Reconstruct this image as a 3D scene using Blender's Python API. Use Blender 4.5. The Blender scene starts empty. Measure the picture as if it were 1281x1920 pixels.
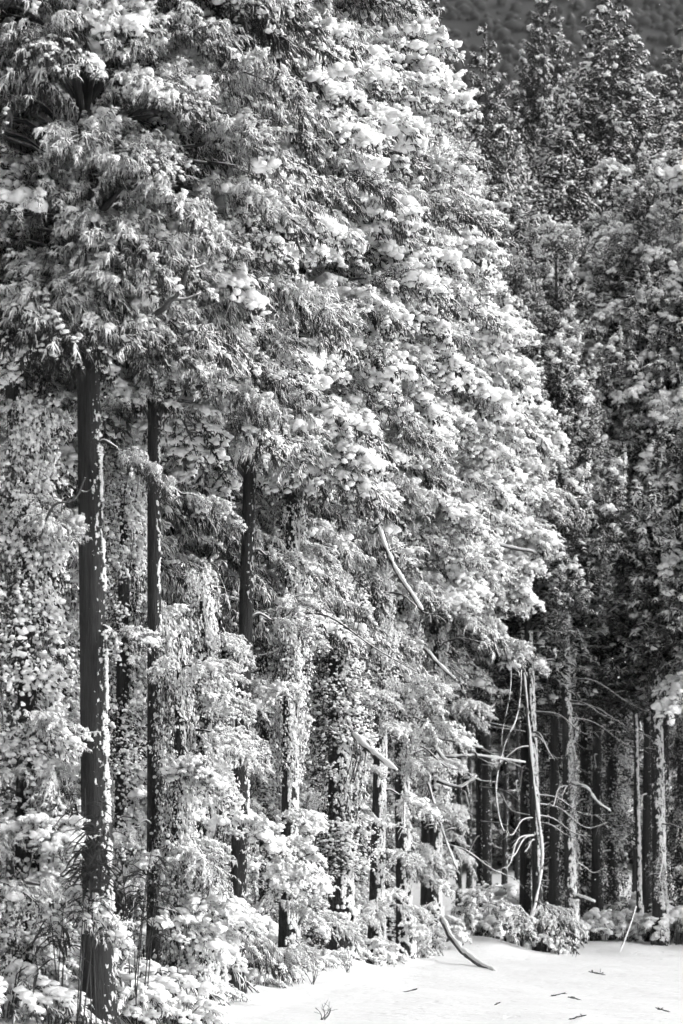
import bpy, bmesh, math, random
import numpy as np
from mathutils import Vector, Matrix, Euler, noise as mnoise

R = math.radians
rng = np.random.default_rng(7)
random.seed(7)
scene = bpy.context.scene
C = scene.collection

# ------------------------------------------------------------------ camera, sky, sun, exposure
CAM_H, FPX, HORIZON = 2.0, 4533.0, 1640.0          # eye height, focal length in photo pixels, horizon row
cam_d = bpy.data.cameras.new('camera')
cam = bpy.data.objects.new('camera', cam_d)
C.objects.link(cam)
cam.location = (0, 0, CAM_H)
cam.rotation_euler = (R(90), 0, 0)
cam_d.sensor_fit = 'VERTICAL'
cam_d.sensor_height = 36.0
cam_d.lens = 85.0
cam_d.shift_y = (HORIZON - 960.0) / 1920.0
cam_d.clip_start, cam_d.clip_end = 0.5, 3000.0
cam_d.dof.use_dof = True
cam_d.dof.focus_distance = 38.0
cam_d.dof.aperture_fstop = 1.8
scene.camera = cam

SUN_EL, SUN_AZ = 34.0, 104.0                        # azimuth: 0 = straight away from the camera, 90 = to the right
world = bpy.data.worlds.new('World')
scene.world = world
world.use_nodes = True
wn, wl = world.node_tree.nodes, world.node_tree.links
wn.clear()
sky = wn.new('ShaderNodeTexSky'); sky.sky_type = 'NISHITA'; sky.sun_disc = False
sky.sun_elevation = R(SUN_EL); sky.sun_rotation = R(SUN_AZ)
sky.dust_density = 4.0
bw = wn.new('ShaderNodeRGBToBW')                   # a black-and-white photograph: a neutral sky
bg = wn.new('ShaderNodeBackground'); bg.inputs['Strength'].default_value = 0.15
wo = wn.new('ShaderNodeOutputWorld')
wl.new(sky.outputs[0], bw.inputs[0]); wl.new(bw.outputs[0], bg.inputs[0]); wl.new(bg.outputs[0], wo.inputs[0])

sun_d = bpy.data.lights.new('sun', 'SUN')
sun_d.energy = 1.0; sun_d.angle = R(45); sun_d.color = (1, 1, 1)
sun = bpy.data.objects.new('sun', sun_d); C.objects.link(sun)
sd = Vector((math.sin(R(SUN_AZ)) * math.cos(R(SUN_EL)), math.cos(R(SUN_AZ)) * math.cos(R(SUN_EL)), math.sin(R(SUN_EL))))
sun.rotation_euler = sd.to_track_quat('Z', 'Y').to_euler()
sun.location = (60, 20, 60)

scene.view_settings.view_transform = 'Standard'
scene.view_settings.look = 'None'
scene.view_settings.exposure = 0.74
scene.view_settings.gamma = 1.0
scene.view_settings.use_curve_mapping = False
scene.cycles.use_denoising = True
scene.cycles.max_bounces = 4
scene.cycles.diffuse_bounces = 3
scene.cycles.glossy_bounces = 1
scene.cycles.caustics_reflective = False
scene.cycles.use_adaptive_sampling = True
scene.cycles.adaptive_threshold = 0.09
scene.cycles.adaptive_min_samples = 20
scene.cycles.volume_bounces = 0


def P(px, py, d):
    """a point at photograph pixel (px, py), d metres away"""
    return Vector(((px - 640.5) / FPX * d, d, CAM_H + (HORIZON - py) / FPX * d))


def PX(px, d):
    return (px - 640.5) / FPX * d


def to_px(v):
    return 640.5 + v[0] / v[1] * FPX, HORIZON - (v[2] - CAM_H) / v[1] * FPX


# ------------------------------------------------------------------ materials
def mat(name):
    m = bpy.data.materials.new(name); m.use_nodes = True
    n, l = m.node_tree.nodes, m.node_tree.links
    return m, n, l, n['Principled BSDF']


def g(v):
    return (v, v, v, 1)


def math_node(n, l, op, a, b=None, clamp=False):
    k = n.new('ShaderNodeMath'); k.operation = op; k.use_clamp = clamp
    for i, s in enumerate((a, b)):
        if s is None: continue
        if isinstance(s, (int, float)): k.inputs[i].default_value = s
        else: l.new(s, k.inputs[i])
    return k.outputs[0]


def noise_node(n, l, scale, detail=2, vec=None, rough=.5):
    t = n.new('ShaderNodeTexNoise'); t.inputs['Scale'].default_value = scale
    t.inputs['Detail'].default_value = detail; t.inputs['Roughness'].default_value = rough
    if vec is not None: l.new(vec, t.inputs['Vector'])
    return t.outputs[0]


SNOW = 0.86
SNOW_DIR = Vector((0.62, -0.10, 0.9)).normalized()   # the wind drove the snow in from the right


def snow_mask(n, l, spread, bias, nscale, namp, direction=SNOW_DIR, from_object=True):
    """where snow lies: on faces turned up and to windward, broken by noise; amount per object from its colour"""
    geo = n.new('ShaderNodeNewGeometry')
    dot = n.new('ShaderNodeVectorMath'); dot.operation = 'DOT_PRODUCT'
    l.new(geo.outputs['Normal'], dot.inputs[0]); dot.inputs[1].default_value = direction
    nz = noise_node(n, l, nscale, 1, geo.outputs['Position'])
    v = math_node(n, l, 'ADD', dot.outputs['Value'], math_node(n, l, 'MULTIPLY', math_node(n, l, 'SUBTRACT', nz, .5), namp))
    if from_object:
        oi = n.new('ShaderNodeObjectInfo')
        sep = n.new('ShaderNodeSeparateColor'); l.new(oi.outputs['Color'], sep.inputs[0])
        v = math_node(n, l, 'ADD', v, math_node(n, l, 'SUBTRACT', sep.outputs[0], .5))
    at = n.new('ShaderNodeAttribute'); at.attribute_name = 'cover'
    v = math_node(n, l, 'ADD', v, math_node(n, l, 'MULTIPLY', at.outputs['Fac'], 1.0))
    mr = n.new('ShaderNodeMapRange'); mr.interpolation_type = 'SMOOTHSTEP'
    mr.inputs['From Min'].default_value = bias - spread; mr.inputs['From Max'].default_value = bias + spread
    l.new(v, mr.inputs['Value'])
    return mr.outputs[0]


def snowy(name, dark, spread=.35, bias=.35, nscale=9, namp=1.1, rough=.75, vary=.5, bump=None):
    m, n, l, b = mat(name)
    mask = snow_mask(n, l, spread, bias, nscale, namp)
    geo = n.new('ShaderNodeNewGeometry')
    tone = noise_node(n, l, 1.7, 1, geo.outputs['Position'])
    mr = n.new('ShaderNodeMapRange'); mr.inputs['To Min'].default_value = dark * (1 - vary); mr.inputs['To Max'].default_value = dark * (1 + vary)
    mr.inputs['From Min'].default_value = .3; mr.inputs['From Max'].default_value = .7
    l.new(tone, mr.inputs['Value'])
    cmb = n.new('ShaderNodeCombineColor')
    for i in range(3): l.new(mr.outputs[0], cmb.inputs[i])
    mix = n.new('ShaderNodeMix'); mix.data_type = 'RGBA'
    l.new(mask, mix.inputs['Factor']); l.new(cmb.outputs[0], mix.inputs['A']); mix.inputs['B'].default_value = g(SNOW)
    l.new(mix.outputs['Result'], b.inputs['Base Color'])
    b.inputs['Roughness'].default_value = rough
    b.inputs['Specular IOR Level'].default_value = .25
    return m


M = {}
M['needles'] = snowy('cedar_needles', .035, .5, .10, 4, .9)
M['ivy'] = snowy('ivy_leaf', .035, .4, .20, 5, 1.0)
M['shrub'] = snowy('shrub_leaf', .05, .3, .35, 8, 1.2)
M['bamboo'] = snowy('bamboo_leaf', .045, .15, 1.2, 9, .5)
M['twig'] = snowy('dead_wood', .07, .18, .62, 12, .8)


def make_snow():
    m, n, l, b = mat('snow')
    geo = n.new('ShaderNodeNewGeometry')
    nz = noise_node(n, l, 30, 5, geo.outputs['Position'], .65)
    bp = n.new('ShaderNodeBump'); bp.inputs['Strength'].default_value = .35; bp.inputs['Distance'].default_value = .03
    l.new(nz, bp.inputs['Height']); l.new(bp.outputs[0], b.inputs['Normal'])
    b.inputs['Base Color'].default_value = g(SNOW)
    b.inputs['Roughness'].default_value = .85
    b.inputs['Specular IOR Level'].default_value = .2
    return m


M['snow'] = make_snow()


def make_ground():
    m, n, l, b = mat('snow_ground')
    geo = n.new('ShaderNodeNewGeometry')
    a = noise_node(n, l, 2.0, 6, geo.outputs['Position'], .6)
    c = noise_node(n, l, 28, 4, geo.outputs['Position'], .6)
    pit = n.new('ShaderNodeMapRange'); pit.inputs['From Min'].default_value = .30; pit.inputs['From Max'].default_value = .42   # pits left by clumps fallen from the trees
    l.new(noise_node(n, l, 3.2, 2, geo.outputs['Position'], .5), pit.inputs['Value'])
    h = math_node(n, l, 'ADD', math_node(n, l, 'MULTIPLY', a, 1.0), math_node(n, l, 'ADD', math_node(n, l, 'MULTIPLY', c, .06), math_node(n, l, 'MULTIPLY', pit.outputs[0], .35)))
    bp = n.new('ShaderNodeBump'); bp.inputs['Strength'].default_value = .4; bp.inputs['Distance'].default_value = .10
    l.new(h, bp.inputs['Height']); l.new(bp.outputs[0], b.inputs['Normal'])
    b.inputs['Base Color'].default_value = g(.77)
    b.inputs['Roughness'].default_value = .8
    b.inputs['Specular IOR Level'].default_value = .2
    return m


M['ground'] = make_ground()


def make_bark():
    m, n, l, b = mat('cedar_bark')
    tc = n.new('ShaderNodeTexCoord')
    mp = n.new('ShaderNodeMapping'); mp.inputs['Scale'].default_value = (1, 1, .07)
    l.new(tc.outputs['Object'], mp.inputs['Vector'])
    fib = noise_node(n, l, 55, 5, mp.outputs[0], .7)
    wide = noise_node(n, l, 9, 3, mp.outputs[0], .6)
    h = math_node(n, l, 'ADD', fib, math_node(n, l, 'MULTIPLY', wide, .8))
    mr = n.new('ShaderNodeMapRange'); mr.inputs['From Min'].default_value = .55; mr.inputs['From Max'].default_value = 1.2
    mr.inputs['To Min'].default_value = .010; mr.inputs['To Max'].default_value = .07
    l.new(h, mr.inputs['Value'])
    cmb = n.new('ShaderNodeCombineColor')
    for i in range(3): l.new(mr.outputs[0], cmb.inputs[i])
    # flecks of blown snow stuck to the windward bark
    geo = n.new('ShaderNodeNewGeometry')
    dot = n.new('ShaderNodeVectorMath'); dot.operation = 'DOT_PRODUCT'
    l.new(geo.outputs['Normal'], dot.inputs[0]); dot.inputs[1].default_value = (.93, -.36, .1)
    mp2 = n.new('ShaderNodeMapping'); mp2.inputs['Scale'].default_value = (1, 1, .55); l.new(tc.outputs['Object'], mp2.inputs['Vector'])
    fl = noise_node(n, l, 21, 3, mp2.outputs[0], .55)
    patch = noise_node(n, l, 1.3, 2, tc.outputs['Object'])
    v = math_node(n, l, 'ADD', math_node(n, l, 'MULTIPLY', dot.outputs['Value'], .22),
                  math_node(n, l, 'ADD', fl, math_node(n, l, 'MULTIPLY', patch, .35)))
    oi = n.new('ShaderNodeObjectInfo'); sep = n.new('ShaderNodeSeparateColor'); l.new(oi.outputs['Color'], sep.inputs[0])
    v = math_node(n, l, 'ADD', v, math_node(n, l, 'MULTIPLY', math_node(n, l, 'SUBTRACT', sep.outputs[0], .5), .5))
    mk = n.new('ShaderNodeMapRange'); mk.inputs['From Min'].default_value = .96; mk.inputs['From Max'].default_value = .985
    l.new(v, mk.inputs['Value'])
    mix = n.new('ShaderNodeMix'); mix.data_type = 'RGBA'
    l.new(mk.outputs[0], mix.inputs['Factor']); l.new(cmb.outputs[0], mix.inputs['A']); mix.inputs['B'].default_value = g(SNOW)
    l.new(mix.outputs['Result'], b.inputs['Base Color'])
    hh = math_node(n, l, 'ADD', h, math_node(n, l, 'MULTIPLY', mk.outputs[0], .8))
    bp = n.new('ShaderNodeBump'); bp.inputs['Strength'].default_value = 1.0; bp.inputs['Distance'].default_value = .05
    l.new(hh, bp.inputs['Height']); l.new(bp.outputs[0], b.inputs['Normal'])
    b.inputs['Roughness'].default_value = .9
    b.inputs['Specular IOR Level'].default_value = .15
    return m


M['bark'] = make_bark()


def make_wood_far():
    return snowy('far_conifer', .022, .5, .85, .12, 1.2)


M['far'] = make_wood_far()


def make_hill():
    m, n, l, b = mat('hillside')
    geo = n.new('ShaderNodeNewGeometry')
    a = noise_node(n, l, .12, 6, geo.outputs['Position'], .7)
    cr = n.new('ShaderNodeValToRGB')
    cr.color_ramp.elements[0].position = .35; cr.color_ramp.elements[0].color = g(.03)
    cr.color_ramp.elements[1].position = .75; cr.color_ramp.elements[1].color = g(.035)
    l.new(a, cr.inputs[0]); l.new(cr.outputs[0], b.inputs['Base Color'])
    b.inputs['Roughness'].default_value = 1
    return m


M['hill'] = make_hill()


# ------------------------------------------------------------------ mesh building
class MB:
    """collects vertices and faces with material slots"""
    def __init__(self):
        self.v, self.loops, self.sizes, self.mi, self.n = [], [], [], [], 0
        self.cov = []

    def add(self, verts, faces, mi=0, cover=None):
        """faces: an integer array (n, 3) or (n, 4), or a list of tuples of any length"""
        verts = np.asarray(verts, dtype=np.float32).reshape(-1, 3)
        self.v.append(verts)
        self.cov.append(np.zeros(len(verts), np.float32) if cover is None else np.asarray(cover, np.float32))
        if isinstance(faces, np.ndarray):
            self.loops.append((faces + self.n).astype(np.int32).ravel())
            self.sizes.append(np.full(len(faces), faces.shape[1], np.int32))
        else:
            self.loops.append(np.array([i + self.n for f in faces for i in f], np.int32))
            self.sizes.append(np.array([len(f) for f in faces], np.int32))
        self.mi.append(np.full(len(faces), mi, np.int32))
        self.n += len(verts)

    def mesh(self, name, mats, smooth=True):
        me = bpy.data.meshes.new(name)
        for m in mats: me.materials.append(m)
        if not self.v: return me
        vv = np.concatenate(self.v); lo = np.concatenate(self.loops); sz = np.concatenate(self.sizes); mi = np.concatenate(self.mi)
        me.vertices.add(len(vv)); me.vertices.foreach_set('co', vv.ravel())
        me.loops.add(len(lo)); me.loops.foreach_set('vertex_index', lo)
        me.polygons.add(len(sz))
        me.polygons.foreach_set('loop_start', np.concatenate([[0], np.cumsum(sz)[:-1]]).astype(np.int32))
        me.polygons.foreach_set('material_index', mi)
        me.polygons.foreach_set('use_smooth', np.full(len(sz), smooth))
        me.update(calc_edges=True)
        at = me.attributes.new('cover', 'FLOAT', 'POINT'); at.data.foreach_set('value', np.concatenate(self.cov))
        return me


_tube_faces = {}


def tube_quads(k, s):
    key = (k, s)
    if key not in _tube_faces:
        i, j = np.meshgrid(np.arange(k - 1), np.arange(s), indexing='ij')
        a = (i * s + j).ravel(); b = (i * s + (j + 1) % s).ravel()
        _tube_faces[key] = np.stack([a + s, b + s, b, a], 1)
    return _tube_faces[key]


def tubes(mb, pts, rad, s=4, mi=0, phase=None, cover=None):
    """many tubes at once: pts (n, k, 3), rad (n, k); the ends stay open, so give the last ring a small radius"""
    n, k, _ = pts.shape
    tan = np.gradient(pts, axis=1)
    tan /= np.linalg.norm(tan, axis=2, keepdims=True) + 1e-9
    steep = np.abs(tan[..., 2]).mean(1) > .8
    ref = np.where(steep[:, None], np.array([[1.0, 0, 0]]), np.array([[0, 0, 1.0]]))[:, None, :]
    u = np.cross(tan, np.broadcast_to(ref, tan.shape)); u /= np.linalg.norm(u, axis=2, keepdims=True) + 1e-9
    w = np.cross(tan, u)
    a = np.arange(s) / s * 2 * math.pi
    a = a[None, :] + (np.zeros(n) if phase is None else phase)[:, None]
    ca, sa = np.cos(a)[:, None, :, None], np.sin(a)[:, None, :, None]
    ring = pts[:, :, None, :] + rad[:, :, None, None] * (ca * u[:, :, None, :] - sa * w[:, :, None, :])
    q = tube_quads(k, s)
    f = (q[None] + (np.arange(n) * k * s)[:, None, None]).reshape(-1, 4)
    mb.add(ring.reshape(-1, 3), f, mi, None if cover is None else np.repeat(cover, k * s))


def tube(mb, pts, rad, s=5, mi=0):
    pts = np.asarray([tuple(p) for p in pts], dtype=float)
    k = len(pts)
    rad = np.broadcast_to(np.asarray(rad, dtype=float), (k,))
    n0 = mb.n
    tubes(mb, pts[None], rad[None], s, mi)
    mb.loops.append(np.array(list(range(n0, n0 + s)) + list(range(n0 + k * s - 1, n0 + (k - 1) * s - 1, -1)), np.int32))
    mb.sizes.append(np.array([s, s], np.int32)); mb.mi.append(np.array([mi, mi], np.int32))


def bez(p, k=8):
    """smooth curve through points p (Catmull-Rom)"""
    p = [np.array(tuple(q), dtype=float) for q in p]
    p = [2 * p[0] - p[1]] + p + [2 * p[-1] - p[-2]]
    out = []
    for i in range(1, len(p) - 2):
        for t in np.linspace(0, 1, k, endpoint=False):
            a, b, c, d = p[i - 1], p[i], p[i + 1], p[i + 2]
            out.append(.5 * ((2 * b) + (c - a) * t + (2 * a - 5 * b + 4 * c - d) * t * t + (3 * b - a - 3 * c + d) * t ** 3))
    out.append(p[-2])
    return np.array(out)


def ico(sub):
    bm = bmesh.new(); bmesh.ops.create_icosphere(bm, subdivisions=sub, radius=1)
    v = np.array([x.co[:] for x in bm.verts]); f = np.array([[y.index for y in x.verts] for x in bm.faces])
    bm.free(); return v, f


ICO = {s: ico(s) for s in (1, 2, 3)}


def lump_shapes(sub, count, amp, freq):
    """a stock of knobbly snow lumps"""
    v, f = ICO[sub]
    out = []
    for i in range(count):
        q = np.array([1 + amp * mnoise.noise((x * freq + i * 7.3, y * freq, z * freq)) + amp * .5 * mnoise.noise((x * freq * 2.3, y * freq * 2.3 + i * 5.1, z * freq * 2.3)) for x, y, z in v])
        out.append(v * q[:, None])
    return np.array(out), f


LUMP = {1: lump_shapes(1, 8, .5, 1.2), 2: lump_shapes(2, 14, .55, 1.5)}


def lumps(mb, c, r, sub=1, mi=1):
    """many lumps at once: centres c (n, 3), radii r (n, 3)"""
    c = np.asarray(c, dtype=float).reshape(-1, 3); r = np.asarray(r, dtype=float).reshape(-1, 3)
    n = len(c)
    if not n: return
    sh, f = LUMP[sub]
    v = sh[rng.integers(0, len(sh), n)]
    a = rng.uniform(0, 6.283, n); ca, sa = np.cos(a)[:, None], np.sin(a)[:, None]
    v = np.stack([v[..., 0] * ca - v[..., 1] * sa, v[..., 0] * sa + v[..., 1] * ca, v[..., 2]], 2) * r[:, None, :] + c[:, None, :]
    mb.add(v.reshape(-1, 3), (f[None] + (np.arange(n) * sh.shape[1])[:, None, None]).reshape(-1, 3), mi)


def unit(v):
    return v / (np.linalg.norm(v, axis=-1, keepdims=True) + 1e-9)


class Spray:
    """collects shoots and snow for one mesh, then builds them in one go"""
    def __init__(self, own=False):
        self.own = own
        self.p, self.d, self.L, self.r, self.g, self.sc, self.sr, self.bc, self.br, self.k = [], [], [], [], [], [], [], [], [], []

    def tuft(self, p, d, n, L, rad, droop, rach=.2, cap=0.0, capr=.04, up=0.0, cov=None, spread=.55):
        """a rachis that bends over, with short ropes of needles on both sides, and snow lying along it"""
        t = rng.uniform(.0, 1.0, n)
        n = len(t)
        rp = p + d * (t * rach)[:, None]
        rp[:, 2] -= droop * rach * .5 * t ** 2
        dd = unit(d[None, :] * (.35 + .5 * t)[:, None] + rng.normal(0, spread, (n, 3)) + np.array([0, 0, up - droop * .30]))
        self.p.append(rp); self.d.append(dd); self.L.append(L * rng.uniform(.55, 1.3, n)); self.r.append(rad * rng.uniform(.75, 1.3, n)); self.g.append(droop * rng.uniform(.4, 1.4, n))
        self.k.append(np.full(n, rng.normal(0, .20) if cov is None else cov))
        if rng.uniform() < cap:
            m = int(rng.integers(4, 10))
            t = rng.uniform(0, 1, m)
            c = p + d * (t * rach)[:, None] + rng.normal(0, .018, (m, 3))
            c[:, 2] += -droop * rach * .5 * t ** 2 + capr * .55
            s = capr * rng.uniform(.55, 1.35, m)
            self.sc.append(c); self.sr.append(s[:, None] * rng.uniform([.9, .9, .55], [1.7, 1.7, .95], (m, 3)))

    def dome(self, p, size):
        """a mushroom of snow, built of a few fused lumps"""
        m = int(rng.integers(7, 13))
        a = rng.uniform(0, 6.283, m); q = size * rng.uniform(.1, .95, m)
        c = p + np.stack([np.cos(a) * q, np.sin(a) * q, rng.uniform(-.05, .2, m) * size - .45 * q * q / size], 1)
        s = size * rng.uniform(.28, .58, m)
        self.bc.append(c); self.br.append(s[:, None] * rng.uniform([.8, .8, .6], [1.3, 1.3, .95], (m, 3)))

    def build(self, mb, sides=4):
        p, d = np.concatenate(self.p), np.concatenate(self.d)
        L, r, gd = np.concatenate(self.L), np.concatenate(self.r), np.concatenate(self.g)
        t = np.array([0, .5, 1.0])
        pts = p[:, None, :] + d[:, None, :] * (t[None, :] * L[:, None])[..., None]
        pts[..., 2] -= gd[:, None] * L[:, None] * t[None, :] ** 2
        pts += rng.normal(0, .045, pts.shape) * L[:, None, None] * (t > 0)[None, :, None]
        prof = np.array([.8, 1.0, .14])[None, :] * rng.uniform(.8, 1.2, (len(p), 3))
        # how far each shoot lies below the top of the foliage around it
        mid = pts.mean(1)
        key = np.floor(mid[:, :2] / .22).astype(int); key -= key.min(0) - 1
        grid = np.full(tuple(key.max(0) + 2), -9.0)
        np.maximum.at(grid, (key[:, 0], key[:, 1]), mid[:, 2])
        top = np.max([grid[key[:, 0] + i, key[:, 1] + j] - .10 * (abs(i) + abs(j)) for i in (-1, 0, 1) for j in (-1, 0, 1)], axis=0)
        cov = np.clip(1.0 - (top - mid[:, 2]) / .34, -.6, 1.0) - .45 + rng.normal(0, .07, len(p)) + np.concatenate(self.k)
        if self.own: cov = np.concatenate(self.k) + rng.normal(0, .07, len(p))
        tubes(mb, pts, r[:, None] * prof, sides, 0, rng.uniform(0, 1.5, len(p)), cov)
        if self.sc: lumps(mb, np.concatenate(self.sc), np.concatenate(self.sr), 1, 1)
        if self.bc: lumps(mb, np.concatenate(self.bc), np.concatenate(self.br), 2, 1)


BMATS = [M['needles'], M['snow'], M['twig']]
KIND = {  # rise, droop of the axis, twigs, shoot length, shoot radius, shoot droop, chance and size of snow caps, domes
    'light': (.16, .46, 26, .064, .0118, .60, .50, .026, 2),
    'heavy': (.12, .46, 26, .060, .0125, .55, .85, .034, 10),
    'hang': (.05, .65, 26, .076, .0112, 1.00, .28, .024, 0),
    'feather': (.12, .50, 28, .080, .0098, .75, .30, .024, 1),
    'up': (.62, .08, 24, .064, .0140, .10, .60, .034, 4),
}


def bough_mesh(kind):
    """a bough's outer spray of foliage: axis along +X, Z up; a bit over a metre and a half long"""
    mb, sp = MB(), Spray()
    L = 1.5
    rise, dr, ntw, fl, frad, fd, capp, capr, nd = KIND[kind]
    t = np.linspace(0, 1, 8)
    side = rng.uniform(-.15, .15)
    axis = np.stack([t * L, side * t ** 2 * L, (rise * t - dr * t ** 2.2) * L], 1)
    tube(mb, axis, np.linspace(.028, .008, 8), 5, 2)

    def ax(u):
        return np.array([np.interp(u, t, axis[:, i]) for i in range(3)])
    for i in range(ntw):
        u = .12 + .88 * (i + rng.uniform(0, 1)) / ntw
        base = ax(u)
        sgn = 1 if i % 2 else -1
        blen = (.68 * (1 - u) ** .7 + .16) * rng.uniform(.6, 1.25)
        ang = sgn * rng.uniform(.4, 1.2) if u < .95 else rng.uniform(-.3, .3)
        d = unit(np.array([math.cos(ang), math.sin(ang), rng.uniform(.2, .9) if kind == 'up' else rng.uniform(-.35, .40)]))
        bt = np.linspace(0, 1, 5)
        bp = base[None, :] + d[None, :] * (bt * blen)[:, None]
        bp[:, 2] -= (.10 if kind == 'up' else .32) * blen * bt ** 2
        tube(mb, bp, np.linspace(.011, .006, 5), 3, 2)
        nt = max(2, int(blen / .11))
        for k in range(nt):
            w = (k + 1) / nt
            p = np.array([np.interp(w, bt, bp[:, j]) for j in range(3)])
            dd = d + rng.normal(0, .38, 3)
            dd[2] += .5 if kind == 'up' else (-.55 if kind == 'hang' else -.12)
            sp.tuft(p, unit(dd), int(rng.integers(17, 25)) if kind != 'feather' else int(rng.integers(19, 27)), fl, frad, fd, rng.uniform(.12, .24), capp * (.6 + .6 * w), capr * rng.uniform(.7, 1.3),
                    .35 if kind == 'up' else 0, rng.normal(.16, .22) if kind == 'feather' else None, .38 if kind == 'feather' else .55)
        if nd and rng.uniform() < nd / 22:
            sp.dome(bp[-1] + np.array([0, 0, .06]), rng.uniform(.08, .17))
    sp.tuft(ax(1.0), unit(np.array([1, 0, .8 if kind == 'up' else -.2])), 14, fl, frad, fd, .2, 1, capr)
    if nd:
        for _ in range(nd // 2):
            u = rng.uniform(.5, 1.0)
            sp.dome(ax(u) + np.array([0, rng.uniform(-.25, .25), .08]), rng.uniform(.09, .20))
    sp.build(mb)
    return mb.mesh('bough_' + kind, BMATS)


def plume_mesh():
    """an upswept bough end shaped like a small pointed tree; its base comes out along +X"""
    mb, sp = MB(), Spray(True)
    hgt, rad = rng.uniform(1.3, 1.8), rng.uniform(.42, .58)
    bend = np.array([rng.uniform(.1, .35), rng.uniform(-.12, .12)])

    def ax(h):
        return np.array([.55 + bend[0] * h ** .8, bend[1] * h, -.35 + hgt * h])
    tube(mb, bez([(0, 0, -.1), (.35, 0, -.35), ax(.1), ax(.5), ax(1.0)], 5), np.linspace(.03, .006, 21), 5, 2)
    for i in range(150):
        h = 1 - math.sqrt(rng.uniform(0, 1)); th = rng.uniform(0, 6.283)
        lobes = 1 + .45 * mnoise.noise((math.cos(th) * 1.5 + hgt * 9, math.sin(th) * 1.5, h * 4))
        e = rng.uniform(.45, 1.05)
        q = rad * (1 - h) ** .8 * lobes * e + .03
        out = np.array([math.cos(th), math.sin(th), 0])
        p = ax(h) + out * q + np.array([0, 0, -.25 * q])
        d = unit(out * (1 - .6 * h) + np.array([0, 0, .35 + .9 * h]) + rng.normal(0, .25, 3))
        # snow lies on the outer ends of the lobes and towards the tip, not under them
        cov = .8 * (e - .80) + 1.5 * (lobes - 1) + 1.2 * (h - .34) + rng.normal(0, .06)
        sp.tuft(p, d, int(rng.integers(11, 16)), .080, .0165, .45, rng.uniform(.10, .2), .06 + .55 * max(0, cov), .036, .1, cov)
        if cov > .3 and rng.uniform() < .10: sp.dome(p + np.array([0, 0, .06]), rng.uniform(.07, .14))
    sp.tuft(ax(1.0), np.array([0, 0, 1.0]), 9, .08, .015, .1, .25, .4, .03, .3)
    sp.build(mb)
    return mb.mesh('bough_plume', BMATS)


BOUGH = {k: [bough_mesh(k) for i in range(c)] for k, c in (('light', 6), ('heavy', 6), ('hang', 4), ('feather', 6), ('up', 2))}
BOUGH['plume'] = [plume_mesh() for i in range(6)]
SPIRE_H, SPIRE_SLOPE = 9.0, .33


def spire_mesh():
    """the pointed top of a cedar: tiers of upswept boughs that shorten to a leader, nine metres tall"""
    mb, sp = MB(), Spray(True)
    tube(mb, [(0, 0, 0), (.03, 0, 3), (0, .03, 6), (0, 0, SPIRE_H)], [.13, .09, .05, .012], 6, 2)
    n = 190
    for i in range(n):
        h = 1 - ((i + rng.uniform(0, 1)) / n) ** .6
        z = SPIRE_H * h; th = i * 2.399963 + rng.uniform(-.3, .3)
        L = SPIRE_SLOPE * (SPIRE_H - z) * rng.uniform(.72, 1.12) + .10
        out = np.array([math.cos(th), math.sin(th), 0]); lat = np.array([-out[1], out[0], 0])
        up = rng.uniform(.0, .22)
        cv = bez([(0, 0, z - .30 * L), out * L * .55 + np.array([0, 0, z - .28 * L]), out * L + np.array([0, 0, z + up * L])], 6)
        tube(mb, cv, np.linspace(.022, .006, len(cv)), 4, 2)
        load = rng.normal(0, .16)
        m = max(5, int(L / .098))
        for k in range(m):
            w = .22 + .78 * (k + rng.uniform(0, 1)) / m
            c = cv[min(len(cv) - 1, int(w * (len(cv) - 1) + .5))]
            wide = (.36 * L * (1 - w) + .14) * rng.uniform(-1, 1)
            p = c + lat * wide + np.array([0, 0, -.3 * abs(wide) + rng.normal(0, .05)])
            d = unit(out * .55 + lat * np.sign(wide) * .35 + np.array([0, 0, .45]) + rng.normal(0, .25, 3))
            cov = 1.3 * (w - .66) - .5 * abs(wide) + load + rng.normal(0, .06)
            sp.tuft(p, d, int(rng.integers(6, 9)), .140, .0340, .5, rng.uniform(.12, .24), .05 + .5 * max(0, cov), .045, .1, cov)
        if load > .05 and rng.uniform() < .22: sp.dome(cv[-2] + np.array([0, 0, .05]), rng.uniform(.09, .18))
    sp.tuft(np.array([0, 0, SPIRE_H - .15]), np.array([0, 0, 1.0]), 10, .08, .015, .1, .3, .3, .03, .4, .1)
    sp.build(mb, 3)
    return mb.mesh('crown_top', BMATS)


SPIRE = [spire_mesh() for i in range(2)]


def leaves(mb, c, nrm, s, mi=0, cover=None):
    """many small domed leaves at once"""
    n = len(c)
    a = unit(np.cross(nrm, np.array([[0, 0, 1.0]]) + rng.normal(0, .3, (n, 3)))); b = np.cross(nrm, a)
    q = np.array([1.25, .75, .95, .7, .95, .75]); w = np.arange(6) / 6 * 2 * math.pi - math.pi / 2
    rim = c[:, None, :] + (s[:, None] * q[None, :])[..., None] * (np.cos(w)[None, :, None] * a[:, None, :] + np.sin(w)[None, :, None] * b[:, None, :])
    top = (c + nrm * s[:, None] * .38)[:, None, :]
    f = np.array([(0, 1 + k, 1 + (k + 1) % 6) for k in range(6)])
    mb.add(np.concatenate([top, rim], 1).reshape(-1, 3), (f[None] + (np.arange(n) * 7)[:, None, None]).reshape(-1, 3), mi, None if cover is None else np.repeat(cover, 7))


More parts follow.
